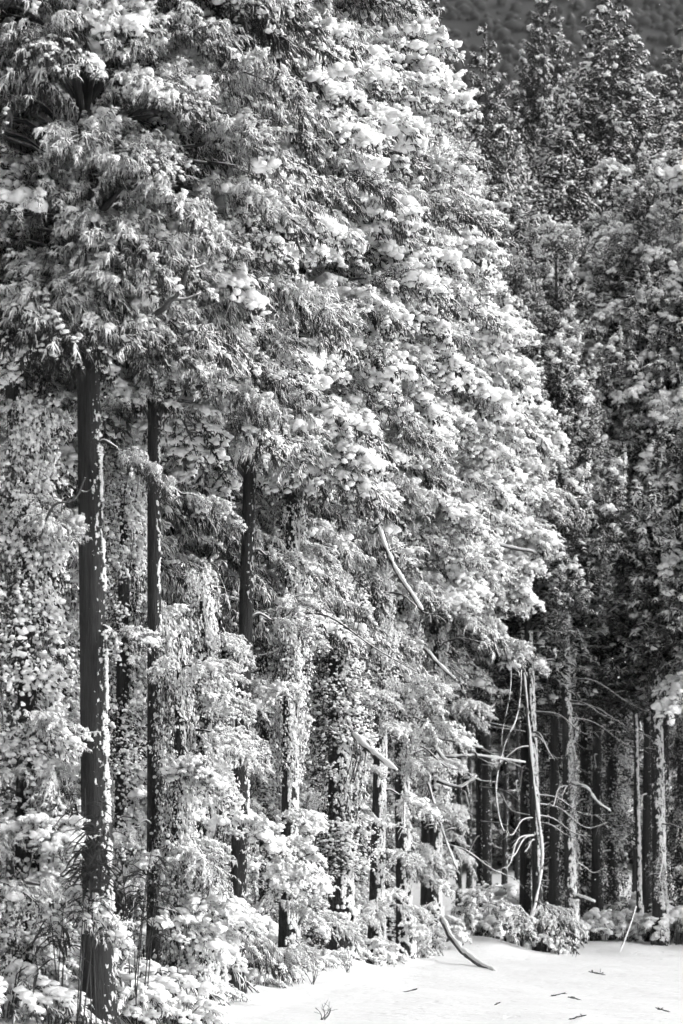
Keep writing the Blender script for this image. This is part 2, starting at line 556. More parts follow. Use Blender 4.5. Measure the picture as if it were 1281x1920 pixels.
# ivy: an uneven sleeve of leaves one metre tall round a trunk, in bunches that stand off the bark
def ivy_mesh(bunches, per, n_snow, seed, gap=0.0):
    mb = MB()
    cs, ns, ss, sc, sr, kk = [], [], [], [], [], []
    for i in range(bunches):
        th = rng.uniform(0, 6.283); z = rng.uniform(0, 1.05)
        if mnoise.noise((math.cos(th) * 1.3 + seed * 9, math.sin(th) * 1.3, z * 1.5)) < gap - .35: continue
        out = .24 + abs(rng.normal(0, .10)) + .09 * mnoise.noise((seed * 5.0, z * 2.2, th))
        c0 = np.array([math.cos(th) * out, math.sin(th) * out, z])
        m = int(rng.integers(per // 2, per + per // 2))
        c = c0 + rng.normal(0, 1, (m, 3)) * np.array([.06, .06, .09])
        nr = unit(np.array([math.cos(th), math.sin(th), .35]) + rng.normal(0, .36, (m, 3)))
        cv_ = rng.normal(0, .32); kk.append(np.full(m, cv_))
        cs.append(c); ns.append(nr); ss.append(rng.uniform(.012, .034, m))
        windward = math.cos(th + .35)
        for _ in range(rng.poisson(max(0, n_snow * (.3 + max(0, windward)) * (1 + 2.0 * cv_)))):
            sc.append(c0 + rng.normal(0, 1, 3) * np.array([.05, .05, .06]) + np.array([math.cos(th) * .04, math.sin(th) * .04, .03]))
            k = rng.uniform(.012, .042)
            sr.append(k * rng.uniform([.8, .8, .6], [1.3, 1.3, 1.1]))
    leaves(mb, np.concatenate(cs), np.concatenate(ns), np.concatenate(ss), 0, np.concatenate(kk))
    if sc: lumps(mb, np.array(sc), np.array(sr), 1, 1)
    for _ in range(5):                                       # stems that hang clear of the bark
        th = rng.uniform(0, 6.283)
        tube(mb, bez([(math.cos(th) * .25, math.sin(th) * .25, 1), (math.cos(th + .2) * .33, math.sin(th + .2) * .33, .55), (math.cos(th) * .28, math.sin(th) * .28, 0)], 4), .007, 4, 2)
    return mb.mesh('ivy', [M['ivy'], M['snow'], M['twig']])


IVY = [ivy_mesh(120, 16, 2.6, i, .05) for i in range(6)]
IVY_DARK = [ivy_mesh(100, 14, .6, i + 20, .12) for i in range(4)]


def snow_patch_mesh():
    """snow stuck to the windward side of a trunk: a ragged strip of small lumps, one metre tall, trunk radius 1"""
    mb = MB()
    z, c, r = 0.0, [], []
    off = rng.uniform(0, 50)
    while z < 1.0:
        z += rng.uniform(.006, .02)
        k = mnoise.noise((z * 3.3 + off, 5, 1))
        if k < -.05: continue
        for _ in range(rng.integers(1, 4)):
            th = rng.normal(-.42 + .25 * mnoise.noise((z * 4, off, 2)), .12 + .25 * max(0, k))
            s = rng.uniform(.04, .13)
            c.append((math.cos(th) * .95, math.sin(th) * .95, z)); r.append((s, s * 1.1, s * .16 * rng.uniform(.8, 1.8)))
    lumps(mb, np.array(c), np.array(r), 1, 0)
    return mb.mesh('snow_patch', [M['snow']])


PATCH = [snow_patch_mesh() for _ in range(5)]


def plaster_mesh():
    """a crust of blown snow over the windward half of a trunk, ragged at its edges, one metre tall, trunk radius 1"""
    mb = MB()
    n = 800
    th = rng.uniform(-1.9, .9, n); z = rng.uniform(0, 1.02, n)
    off = rng.uniform(0, 90)
    edge = np.array([mnoise.noise((a * 2.2 + off, b * 5.0, 3)) - max(0, abs(a + .55) - .85) * 1.1 for a, b in zip(th, z)])
    ok = edge > -.12
    th, z = th[ok], z[ok]
    s_ = rng.uniform(.05, .14, len(th))
    c = np.stack([np.cos(th) * .95, np.sin(th) * .95, z], 1)
    lumps(mb, c, np.stack([s_, s_, s_ * .22 * rng.uniform(.7, 1.8, len(th))], 1), 1, 0)
    return mb.mesh('snow_crust', [M['snow']])


PLASTER = [plaster_mesh() for _ in range(5)]


# ------------------------------------------------------------------ objects
def obj(name, me, parent=None, loc=None, rot=None, scale=None, snow=None):
    o = bpy.data.objects.new(name, me); C.objects.link(o)
    if parent is not None: o.parent = parent
    if loc is not None: o.location = loc
    if rot is not None: o.rotation_euler = rot
    if scale is not None: o.scale = scale if hasattr(scale, '__len__') else (scale,) * 3
    if snow is not None: o.color = (snow, snow, snow, 1)
    return o


def tag(o, label, cat, group=None):
    o['label'] = label; o['category'] = cat
    if group: o['group'] = group
    return o


def ground_z(x, y):
    """the snow field is flat; it swells at the forest's foot and climbs inside the wood"""
    edge = -3.2 + max(0.0, (y - 29)) * .186              # the line of the left-hand forest edge
    z = .10 * mnoise.noise((x * .22, y * .13, 3.3)) + .045 * mnoise.noise((x * .8, y * .45, 1.3)) + .012 * mnoise.noise((x * 2.4, y * 1.6, 5.3))
    z += .48 * math.exp(-((x - 3.3) / 1.3) ** 2 - ((y - 58.6) / 2.2) ** 2) + .26 * math.exp(-((x + .2) / .8) ** 2 - ((y - 46.0) / 3.0) ** 2)
    z += .22 * math.exp(-((x - 6.8) / 1.5) ** 2 - ((y - 62.0) / 1.6) ** 2)
    inside = max(0.0, min(1.0, (edge + .9 - x) / 1.8)) if y < 62 else 0.0
    z += .42 * inside * (.6 + .7 * mnoise.noise((x * .6, y * .5, 9.1)))
    back = max(0.0, y - 60.5)
    z += .045 * back + .00016 * back ** 2 * (1 if back < 400 else 0)
    if y > 57: z += .12 * max(0.0, mnoise.noise((x * .7, y * .5, 4.4))) * min(1, (y - 57) / 3)
    return z


def build_ground():
    mb = MB()
    ys = np.concatenate([np.arange(-30, 20, 5), np.arange(20, 66, .2), np.arange(66, 75, .5), np.arange(75, 130, 5), np.arange(130, 361, 15)])
    xs = np.concatenate([np.arange(-206, -14, 12), np.arange(-14, -4, .5), np.arange(-4, 11, .2), np.arange(11, 16, .5), np.arange(16, 210, 12)])
    v = [(x, y, ground_z(x, y)) for y in ys for x in xs]
    nx = len(xs)
    f = [(j * nx + i, j * nx + i + 1, (j + 1) * nx + i + 1, (j + 1) * nx + i) for j in range(len(ys) - 1) for i in range(nx - 1)]
    mb.add(v, f)
    o = obj('snow_ground', mb.mesh('snow_ground', [M['ground']])); o['kind'] = 'structure'
    o['label'] = 'smooth open snow field at the foot of the forest'


build_ground()


HILL0 = 340.0


def hill_z(x, y):
    return ground_z(x, HILL0) - .5 + max(0.0, y - HILL0) * .68 + 9 * mnoise.noise((x * .012, y * .012, 7))


def build_hill():
    mb = MB()
    ys = np.arange(HILL0, 900, 14); xs = np.arange(-400, 401, 16)
    v = [(x, y, hill_z(x, y) if y > HILL0 + 1 else ground_z(x, HILL0) - .3) for y in ys for x in xs]
    nx = len(xs)
    f = [(j * nx + i, j * nx + i + 1, (j + 1) * nx + i + 1, (j + 1) * nx + i) for j in range(len(ys) - 1) for i in range(nx - 1)]
    mb.add(v, f)
    o = obj('hill', mb.mesh('hill', [M['hill']])); o['kind'] = 'structure'
    o['label'] = 'dark wooded mountainside rising behind the treetops'
    # the wood that covers it, too far off to count
    mb = MB()
    for _ in range(14000):
        y = rng.uniform(360, 880); x = rng.uniform(-y * .26, y * .26)
        z = hill_z(x, y)
        h = rng.uniform(1.2, 3.8); r = h * rng.uniform(.4, .9)
        k = 4
        vs = [(x, y, z + h)]
        for ring, (zz, rr) in enumerate(((.7, .55), (.35, 1.0), (-.05, .8))):
            a = np.arange(k) / k * 6.283 + ring
            q = r * rr * rng.uniform(.7, 1.3, k)
            vs += list(zip(x + np.cos(a) * q, y + np.sin(a) * q, z + h * zz + rng.uniform(-.06, .06, k) * h))
        fs = [(0, 1 + j, 1 + (j + 1) % k) for j in range(k)]
        for ring in range(2):
            o0 = 1 + ring * k
            fs += [(o0 + j, o0 + k + j, o0 + k + (j + 1) % k, o0 + (j + 1) % k) for j in range(k)]
        mb.add(vs, fs)
    w = obj('far_wood', mb.mesh('far_wood', [M['far']]), snow=.0)
    w['kind'] = 'stuff'; w['label'] = 'dark far-off conifer wood covering the mountainside'; w['category'] = 'wood'


build_hill()


def trunk_mesh(H, r0, pts, seed, flare=.35, s=22):
    """a cedar trunk with a flared foot and fibrous ridges, following the points in pts"""
    mb = MB()
    curve = bez(pts, 14)
    k = len(curve)
    tt = np.linspace(0, 1, k)
    zz = curve[:, 2]
    vs = []
    for i in range(k):
        r = r0 * (1 - .80 * tt[i] ** 1.15) * (1 + flare * math.exp(-max(0, zz[i]) / .35))
        for j in range(s):
            a = j / s * 2 * math.pi
            rr = r * (1 + .06 * mnoise.noise((math.cos(a) * 3 + seed, math.sin(a) * 3, zz[i] * .25 + seed))
                      + .045 * mnoise.noise((math.cos(a) * 8 + seed, math.sin(a) * 8, zz[i] * .5)))
            vs.append((curve[i, 0] + math.cos(a) * rr, curve[i, 1] + math.sin(a) * rr, zz[i]))
    fs = [(i * s + j, i * s + (j + 1) % s, (i + 1) * s + (j + 1) % s, (i + 1) * s + j) for i in range(k - 1) for j in range(s)]
    mb.add(vs, fs)
    return mb.mesh('trunk', [M['bark']]), curve


def in_frame(v, margin):
    x, y = to_px(v)
    return -margin < x < 1281 + margin and -margin < y < 1920 + margin


n_bough = 0


def put_bough(parent, root, p, az, pitch, scale, kind, snow):
    """p is the bough's inner end relative to the tree's root"""
    global n_bough
    me = random.choice(BOUGH[kind])
    o = obj('bough', me, parent, p, Euler((random.uniform(-.25, .25), pitch, az), 'XYZ'),
            scale, snow)
    n_bough += 1
    base = np.array(root.location) + np.array(p)
    c = base + scale * np.array([math.cos(az) * .8, math.sin(az) * .8, -.05])
    placed.append((c, scale, o))
    return o


placed = []


def cull_hidden(layers=5, cell=14.0):
    """leave out boughs that lie wholly behind several layers of others"""
    cover = {}
    gone = []
    for c, sc, o in sorted(placed, key=lambda t: t[0][1]):
        x, y = to_px(c); r = .42 * sc * FPX / c[1]
        cells = [(i, j) for i in range(int((x - r) // cell), int((x + r) // cell) + 1) for j in range(int((y - r) // cell), int((y + r) // cell) + 1)]
        if cells and min(cover.get(q, 0) for q in cells) >= layers:
            gone.append(o)
            continue
        for q in cells: cover[q] = cover.get(q, 0) + 1
    bpy.data.batch_remove(gone)
    print('boughs hidden and left out', len(gone))


def cedar(name, label, px, d, H, r0, lean=(0, 0), crown=None, ivy=None, patches=None, low=(), dead=0, snow=.5, bark=.5,
          group=None, dens=1.0, mix=None, bend=None, bs=1.0, seed=None, cat='tree', sprays=0, dark_ivy=False, plaster=None, spire=None):
    """crown = (z0, z1, R at widest, height of widest 0..1, number of boughs); low = extra boughs (z, azimuth, reach, kind, scale)"""
    x, y = PX(px, d), d
    seed = px * .37 + d if seed is None else seed
    root = bpy.data.objects.new(name, None); C.objects.link(root)
    root.location = (x, y, ground_z(x, y) - .08); root.empty_display_size = .3
    tag(root, label, cat, group)
    pts = [(0, 0, -.1)]
    bx, by = bend or (0, 0)
    for q in (.08, .3, .6, .85, 1.0):
        pts.append((lean[0] * q * H + bx * math.sin(q * 3.14), lean[1] * q * H + by * math.sin(q * 3.14), q * H))
    me, curve = trunk_mesh(H, r0, pts, seed, .35, 22 if d < 45 else 12)
    tr = obj('trunk', me, root, snow=bark)

    def axis(z):
        return np.array([np.interp(z, curve[:, 2], curve[:, i]) for i in range(2)] + [z])

    def rad(z):
        return r0 * (1 - .80 * max(0, min(1, z / H)) ** 1.15)
    R0 = np.array(root.location)
    if crown:
        z0, z1, Rm, wide, N = crown[:5]
        ex = crown[5] if len(crown) > 5 else .62
        cx = crown[6] if len(crown) > 6 else 1.12
        limbs = MB()
        spots = []
        ga = 2.399963
        for i in range(int(N * dens)):
            q = (i + .5) / (N * dens)
            # more boughs low down, where the cone is wide
            q = 1 - (1 - q) ** ex
            z = z0 + (z1 - z0) * q
            if q < wide: rr = Rm * (.55 + .45 * q / max(.01, wide))
            else: rr = Rm * (1 - ((q - wide) / (1 - wide)) ** cx) + .12
            if cx < 0: rr = min(Rm, -cx * (z1 - z)) + .04          # a straight-sided cone
            rr *= random.uniform(.78, 1.16)
            az = i * ga + random.uniform(-.3, .3) + seed
            spots.append((q, z + random.uniform(-.25, .25), rr, az))
        for q, z, rr, az in spots:
            dirv = np.array([math.cos(az), math.sin(az), 0])
            facing = -dirv[1] * .9 + dirv[0] * .25
            tip = axis(min(z, H)) + dirv * rr
            if spire and z > z1 - SPIRE_H * .88: continue
            if facing < -.35 and random.random() < .72: continue
            if not in_frame(R0 + tip, 300) and random.random() < .6: continue
            if mix: kind = random.choices(*mix)[0]
            else:
                kind = random.choices(('light', 'heavy', 'hang', 'up'), (.5, .28, .22, .0) if q < .35 else ((.5, .4, .05, .05) if q < .75 else (.3, .25, 0, .45)))[0]
            sc = bs * random.uniform(.8, 1.15) * max(.38, min(1.0, .36 + rr / 2.8 if kind == 'plume' else .45 + rr / 2.6))
            L = 1.5 * sc * .85
            pitch = random.uniform(-.1, .3) if kind == 'plume' else (-.15 + .5 * (.45 - q) if kind != 'up' else -.2 - .5 * q)
            p = tip - dirv * (.85 * sc if kind == 'plume' else min(L, rr * .85))
            if kind == 'plume' and rr < 1.2: p[2] -= .5 * sc
            p[2] += .1 + (0 if kind == 'up' else .12)
            limbs_pts = [axis(min(H, max(.5, p[2] - .25 * rr))), (axis(min(H, p[2])) + p) / 2 + np.array([0, 0, -.05]), p + dirv * .1]
            tube(limbs, bez(limbs_pts, 3), np.linspace(.05, .025, 7) * (.6 + .25 * Rm / 2.5), 4, 0)
            todo.append((p, az, pitch, sc, kind))
        crown_o = obj('crown', limbs.mesh('crown', [M['twig']]), root, snow=.5)
        for p, az, pitch, sc, kind in todo:
            s = snow + random.uniform(-.14, .14) + .12 * (math.cos(az) * .85 - math.sin(az) * .5) - .04    # more on the windward side
            put_bough(crown_o, root, p, az, pitch, sc, kind, s)
        todo.clear()
    if spire:
        top = crown[1]
        k = spire / SPIRE_SLOPE
        a = axis(H)
        obj('crown_top', random.choice(SPIRE), root, (a[0], a[1], top - SPIRE_H), (0, 0, random.uniform(0, 6.28)), (k, k, 1.0), snow + .15)
    for (z, az, reach, kind, sc) in low:
        b = MB()
        a0 = axis(z); dv = np.array([math.cos(az), math.sin(az), 0])
        tipp = a0 + dv * reach + np.array([0, 0, .05])
        tube(b, bez([a0, (a0 + tipp) / 2 + np.array([0, 0, .12]), tipp], 4), np.linspace(.035, .018, 9), 5, 0)
        lo = obj('low_branch', b.mesh('low_branch', [M['twig']]), root, snow=.75)
        put_bough(lo, root, tipp - dv * .1, az, random.uniform(-.05, .2), sc, kind, snow + .12)
    for i in range(sprays):                              # small drooping sprays all the way up the trunk
        z = random.uniform(.5, (crown[0] if crown else H) + .3) if i % 3 else random.uniform(.6, 2.8); az = random.choice((random.uniform(-2.6, .5), random.uniform(-1.3, .3)))
        a0 = axis(min(z, H)); dv = np.array([math.cos(az), math.sin(az), 0])
        put_bough(root, root, a0 + dv * random.uniform(.02, .35), az, random.uniform(-.1, .45), random.uniform(.32, .68),
                  random.choices(('feather', 'light', 'heavy', 'hang'), (.3, .3, .25, .15))[0], snow + random.uniform(.0, .25))
    if ivy:
        z0, z1, ri, am = ivy
        z = z0
        while z < z1:
            a = axis(z)
            k = ri * random.uniform(.75, 1.3) * (1 - .3 * (z - z0) / max(1, z1 - z0)) / .3
            obj('ivy', random.choice(IVY_DARK if dark_ivy else IVY), root, (a[0] + random.uniform(-.05, .05), a[1] + random.uniform(-.05, .05), z),
                (random.uniform(-.1, .1), random.uniform(-.1, .1), random.uniform(-.5, .5)), (k, k * random.uniform(.85, 1.15), random.uniform(.95, 1.25)), am + random.uniform(-.15, .15))
            z += random.uniform(.65, .95)
    if patches:
        z0, z1 = patches
        z = z0
        while z < z1:
            if random.random() < .8:
                a = axis(z + .5); r = rad(z + .5) * 1.0
                h = random.uniform(.7, 1.2)
                o = obj('snow_patch', random.choice(PATCH), root, (a[0] - lean[0] * .5, a[1], z), (lean[1], lean[0], random.uniform(-.25, .2)), (r, r, h))
                o['kind'] = 'stuff'
            z += random.uniform(.8, 1.4)
    if plaster:
        z0, z1 = plaster
        z = z0
        while z < z1:
            a = axis(z + .5); r = rad(z + .5) * (1 + .35 * math.exp(-z / .35)) * .98
            o = obj('snow_crust', random.choice(PLASTER), root, (a[0] - lean[0] * .5, a[1], z), (lean[1], lean[0], random.uniform(-.25, .25)), (r, r, 1.0))
            o['kind'] = 'stuff'
            z += 1.0
    for i in range(dead):
        z = random.uniform(.15, .85) * (crown[0] if crown else H * .6) + .6
        az = random.uniform(-2.6, .6)
        dead_branch(root, axis(z), az, random.uniform(.8, 2.6))
    return root


todo = []


def dead_branch(root, a0, az, L):
    dv = np.array([math.cos(az), math.sin(az), 0]); sv = np.array([-dv[1], dv[0], 0])
    c = random.uniform(-.25, .25)
    pts = [a0, a0 + dv * L * .35 + np.array([0, 0, -.05 * L]), a0 + dv * L * .7 + sv * c * L * .5 + np.array([0, 0, -.28 * L]),
           a0 + dv * L + sv * c * L + np.array([0, 0, random.uniform(-.45, -.15) * L])]
    mb = MB()
    cv = bez(pts, 5)
    tube(mb, cv, np.linspace(.028, .008, len(cv)), 5, 0)
    for _ in range(7):
        i = random.randrange(5, len(cv) - 1)
        e = cv[i] + (dv * random.uniform(.1, .3) + sv * random.uniform(-.3, .3) + np.array([0, 0, random.uniform(-.3, .05)])) * L * .5
        tube(mb, bez([cv[i], (cv[i] + e) / 2 + np.array([0, 0, .03]), e], 3), np.linspace(.010, .004, 7), 4, 0)
    obj('dead_branch', mb.mesh('dead_branch', [M['twig']]), root, snow=.8)


# ---- the left-hand forest edge, near to far
LIGHT = (('feather', 'light', 'heavy', 'hang'), (.52, .22, .10, .16))
MID = (('feather', 'light', 'heavy', 'hang'), (.26, .28, .38, .08))
HEAVY = (('feather', 'light', 'heavy', 'hang'), (.04, .30, .60, .06))

cedar('cedar_tree', 'thick bare dark cedar trunk nearest the camera at left, leaning slightly left', 187, 30, 20, .215, (-.017, 0),
      (8.6, 20, 2.6, .25, 250), patches=(.2, 7.0), snow=.42, bark=.52, mix=LIGHT,
      low=((7.2, -.2, .35, 'hang', .55), (4.9, -.5, .3, 'light', .45)))
cedar('cedar_tree', 'slender dark cedar trunk at the left border of the picture', 30, 33, 21, .15, (-.003, 0),
      (8.6, 21, 2.7, .25, 170), patches=(5, 8), snow=.42, mix=LIGHT, low=((8.0, -1.0, .3, 'light', .7), (6.8, -.4, .4, 'hang', .6)))
cedar('cedar_tree', 'straight dark cedar trunk with a white snow strip, second bare trunk from left', 291, 34, 21, .13, (-.002, 0),
      (8.3, 21, 2.7, .25, 180), patches=(1.2, 8.0), snow=.50, mix=MID,
      low=((7.2, .3, .4, 'light', .6), (3.4, -.7, .3, 'heavy', .7), (2.5, -2.2, .4, 'light', .6)))
cedar('cedar_tree', 'bare cedar trunk leaning slightly right, with snow clot near its foot', 441, 38, 22, .15, (.028, 0),
      (8.3, 22, 2.9, .25, 190), patches=(.6, 3.0), snow=.54, mix=MID,
      low=((5.0, -2.2, .4, 'heavy', .5), (3.2, -2.0, .3, 'heavy', .55), (5.9, .2, .4, 'light', .6), (6.9, 0, .3, 'light', .6), (2.4, .1, .4, 'heavy', .6)))
# crown-heavy edge trees
cedar('cedar_tree', 'tall cedar with a dense snow-laden crown and a half-hidden dark trunk beside ivy', 538, 42, 25, .17, (0, 0),
      (8.6, 24, 2.9, .2, 220), ivy=(3.5, 8, .24, .75), plaster=(0, 8), bend=(.12, 0), sprays=5, snow=.66, mix=HEAVY, dead=2,
      low=((5.2, -1.9, .3, 'heavy', .5), (3.0, -1.2, .3, 'heavy', .6), (2.0, -1.5, .3, 'heavy', .65), (6.6, -1.5, .4, 'light', .7)))
cedar('cedar_tree', 'ivy-clad cedar trunk, dark to the left and plastered white to the right', 640, 47, 20.6, .27, (.004, 0),
      (9.3, 20.9, 2.7, .2, 210), ivy=(1.6, 10.5, .40, .36), plaster=(0, 9), bend=(-.1, 0), sprays=2, snow=.74, mix=HEAVY, dead=2,
      low=((5.2, .3, .5, 'light', .55),))
cedar('cedar_tree', 'snow-crusted cedar whose broad white crown bulges over the middle of the picture', 702, 50, 20.1, .17, (0, 0),
      (9.0, 20.4, 2.7, .2, 240), ivy=(5, 9, .26, .8), plaster=(0, 9), bend=(.18, 0), sprays=9, snow=.78, mix=HEAVY, dead=3,
      low=((6.0, -.4, .5, 'light', .7), (3.6, -.2, .4, 'heavy', .6)))
cedar('cedar_tree', 'cedar with drooping lower boughs just before the corner of the forest', 760, 53, 18.6, .19, (.004, 0),
      (8.0, 18.9, 2.3, .2, 190), ivy=(4, 8, .28, .7), plaster=(0, 8), bend=(-.16, 0), sprays=10, snow=.78, mix=HEAVY, dead=3,
      low=((5.2, -.3, .5, 'light', .8), (3.4, .1, .4, 'light', .7)))
cedar('cedar_tree', 'corner cedar with cone-shaped crown of rounded snow pads, right of the white mass', 812, 57, 17.3, .18, (.004, 0),
      (7.9, 17.6, 2.65, .25, 230), ivy=(3, 6.5, .3, .8), plaster=(0, 7), bend=(.1, 0), sprays=12, snow=.76, mix=HEAVY, dead=9,
      low=((5.8, -.6, .4, 'light', .7), (4.4, -1.3, .4, 'light', .7), (7.2, -.2, 1.0, 'light', 1.0)))
# ivy columns of the understorey
cedar('ivy_snag', 'broad leafy column of snowy ivy over a broken trunk at the left border', 52, 30.5, 6.6, .22, (0, 0), None,
      ivy=(0, 6.4, .42, .72), sprays=9, snow=.5, low=((6.4, -1.2, .1, 'light', .5), (2.3, -1.1, .3, 'heavy', .7), (3.6, -.9, .4, 'light', .6)), cat='tree trunk')
cedar('ivy_snag', 'ivy-covered broken trunk crusted with snow, between the two dark trunks at left', 232, 36, 7.5, .2, (0, 0), None,
      ivy=(0, 7.5, .36, .68), sprays=7, snow=.5, low=((3.0, -.4, .3, 'heavy', .7), (5.0, -.6, .2, 'light', .6), (6.3, -2.3, .2, 'light', .6)), cat='tree trunk')
cedar('ivy_snag', 'snow-plastered ivy trunk right of the slender trunk with the snow strip', 335, 33.5, 5.0, .17, (.004, 0), None,
      ivy=(0, 4.8, .22, .6), sprays=5, snow=.6, plaster=(0, 4.8), low=((3.6, -.9, .2, 'heavy', .6), (1.6, -.6, .3, 'heavy', .7), (4.8, -.6, .1, 'light', .6)), cat='tree trunk')
cedar('ivy_snag', 'white-crusted trunk with a bare dark cleft low down, left of the leaning trunk', 388, 36, 6.0, .24, (-.01, 0), None,
      ivy=(2.2, 6, .28, .72), plaster=(0, 6), sprays=3, snow=.6, patches=(0, 6), bark=.75, low=((4.6, -.9, .2, 'light', .6), (2.8, -.4, .3, 'heavy', .7)), cat='tree trunk')
# trees standing behind the edge, seen through its gaps
BACK = (
    (-60, 37, 'shadowed cedar behind the slender trunk, at the left border'),
    (110, 39, 'shadowed ivy-hung cedar seen between the left border and the nearest trunk'),
    (215, 42, 'ivy-hung cedar in the shade just right of the nearest trunk'),
    (345, 43, 'ivy-hung cedar in the shade just right of the trunk with the snow strip'),
    (420, 45, 'dim ivy-hung cedar close behind the trunk leaning right'),
    (500, 48, 'dim cedar seen between the leaning trunk and the half-hidden dark trunk'),
    (590, 52, 'dim cedar seen just left of the big ivy-clad trunk'),
    (80, 47, 'farther shadowed cedar left of the nearest trunk, behind the ivy column'),
    (270, 50, 'farther shadowed cedar behind the trunk with the snow strip'),
    (660, 57, 'farther cedar hidden close behind the big ivy-clad trunk'),
    (735, 60, 'farther cedar behind the trunks next to the corner of the forest'),
    (-20, 52, 'farthest shadowed cedar at the left border'),
    (440, 58, 'farthest shadowed cedar behind the leaning trunk'),
    (560, 64, 'farthest shadowed cedar behind the half-hidden dark trunk'))
for k, (px, d, lab) in enumerate(BACK):
    cedar('cedar_tree', lab, px, d, 20 + (k * 7 % 5), .17, (0, 0),
          (6.5, 21 + (k * 7 % 5), 2.8, .25, 90), ivy=(0, 9, .34, .6), sprays=8, snow=.52, mix=LIGHT, bs=1.25,
          group='cedars behind the left forest edge', dead=1,
          low=((3.5 + k % 3, -1.4, .5, 'light', .9), (2.2 + k % 2, -.7, .5, 'light', .9), (5.5, -1.1, .4, 'light', .9)))

# ---- the right-hand wood, facing the camera
FAR2 = (('plume', 'light', 'heavy'), (.55, .1, .35))
FAR = (('plume', 'up', 'light', 'heavy'), (.74, .06, .12, .08))
cedar('cedar_tree', 'leaning cedar trunk wound by a pale snow-covered stem at the edge of the dark wood', 1012, 60, 17, .15, (-.035, 0),
      (8.2, 17.5, 2.3, .2, 60), plaster=(2, 8), snow=.30, mix=FAR, dead=12)
cedar('cedar_tree', 'dark cedar trunk with snow stuck to its right side and a drooping bare branch', 1072, 61, 18, .17, (-.022, 0),
      (9.2, 18.5, 2.2, .2, 60), plaster=(.2, 9), ivy=(.5, 9, .13, .5), dark_ivy=True, bark=.6, snow=.30, mix=FAR, dead=8)
cedar('cedar_tree', 'thickest dark trunk near the right border, white snow down its right side', 1238, 62, 20, .20, (-.016, 0),
      (10.4, 21, 2.5, .15, 130), plaster=(.2, 10), ivy=(.5, 10, .15, .5), dark_ivy=True, bark=.6, snow=.55, mix=(('plume', 'light', 'heavy'), (.45, .25, .3)), dead=6,
      low=((7.5, -.3, .4, 'light', .9), (6.0, -.4, .4, 'light', .8), (2.0, 0, .3, 'light', .8)))
cedar('cedar_tree', 'thin pale snow-coated trunk just left of the thick right-hand trunk', 1200, 64, 13, .09, (-.02, 0),
      (9, 13.5, 1.4, .2, 40), plaster=(0, 9), snow=.30, mix=FAR, bark=.8)
for i, (px, d, w, lab) in enumerate(((1033, 66, .32, 'ivy-wrapped grey trunk between the leaning cedar and the dark trunk'),
                                     (1102, 67, .28, 'ivy-wrapped trunk just right of the dark trunk with drooping branch'),
                                     (1150, 69, .42, 'wide dark ivy-hung trunk in the middle of the right-hand wood'),
                                     (1283, 66, .3, 'ivy-hung trunk cut off by the right border of the picture'))):
    cedar('cedar_tree', lab, px, d, 19, .2, (-.01, 0), (10, 20, 2.4, .2, 60), ivy=(0, 10, w, .42), dark_ivy=True, snow=.22, mix=FAR, dead=6, bs=1.25)

tops = [  # px, d, tip row in the photo, crown radius, slope of the cone, snow, label
    (800, 72, -60, 2.2, .24, .26, 'grey tall treetop behind the white crown, cut by the top border'),
    (912, 74, 50, 3.0, .31, .33, 'pointed cedar top standing alone against the dark mountainside'),
    (1022, 84, -60, 2.4, .27, .20, 'tall dark treetop left of the highest right-hand cedar'),
    (1145, 78, -40, 3.6, .42, .32, 'highest broad cone-shaped cedar in the right-hand wood'),
    (1278, 88, 50, 3.0, .42, .27, 'hazy treetop at the upper right border'),
    (1055, 70, 260, 2.4, .40, .30, 'smaller pointed cedar in front of the highest right-hand cone'),
    (985, 67, 470, 2.4, .42, .42, 'lower cedar tip right of the white corner crown'),
    (1245, 68, 300, 2.8, .45, .40, 'snow-topped cedar crown at the right border below the hazy treetop'),
    (1120, 66, 540, 2.4, .42, .40, 'low cedar cone in the middle of the right-hand wood'),
    (1040, 64, 640, 2.2, .45, .48, 'lowest snow-tufted cedar cone beside the white corner crown'),
    (1215, 64.5, 590, 2.4, .45, .52, 'snow-tufted cedar crown low at the right, above the thickest trunk'),
]
for (px, d, tip, rad_, slope, sn, lab) in tops:
    x = PX(px, d)
    zt = CAM_H + (HORIZON - tip) / FPX * d
    H = zt - ground_z(x, d)
    cedar('cedar_tree', lab, px, d, H - 7.0, .2, (0, 0), (max(9.8, H * .40), H, rad_ * 1.05, .05, 130, .66, -slope), snow=sn - .26, mix=FAR if sn < .38 else FAR2, bs=1.35, dead=1, spire=slope)
INNER = (
    (860, 76, 'dim trunk in the dark gap just right of the corner cedar'),
    (945, 78, 'dim trunk in the dark gap behind the hanging vine'),
    (1075, 82, 'dim trunk directly behind the dark trunk with drooping branch'),
    (1190, 80, 'dim trunk between the thin pale trunk and the wide ivy-hung one'),
    (1320, 76, 'dim cedar at the right border behind the cut-off ivy trunk'),
    (880, 90, 'far dim cedar in the dark gap, left of the hanging vine'),
    (1120, 92, 'far dim cedar left of the wide ivy-hung trunk'),
    (1230, 94, 'far dim cedar behind the thickest right-hand trunk'),
    (970, 96, 'far dim cedar behind the leaning cedar'),
    (1040, 74, 'dim cedar behind the ivy-wrapped grey trunk'),
    (900, 68, 'shaded cedar in the dark gap, nearest to the corner cedar'),
    (1340, 66, 'shaded cedar just outside the right border'),
    (760, 84, 'far cedar behind the corner of the left forest'))
for k, (px, d, lab) in enumerate(INNER):
    cedar('cedar_tree', lab, px, d, 18 + (k * 5) % 5, .11, (random.uniform(-.02, .02), 0), (9.8, 19 + (k * 5) % 5, 3.2, .2, 75, .62, 1.8),
          snow=.08, mix=FAR, bs=1.5, dead=8, group='cedars inside the right-hand wood')
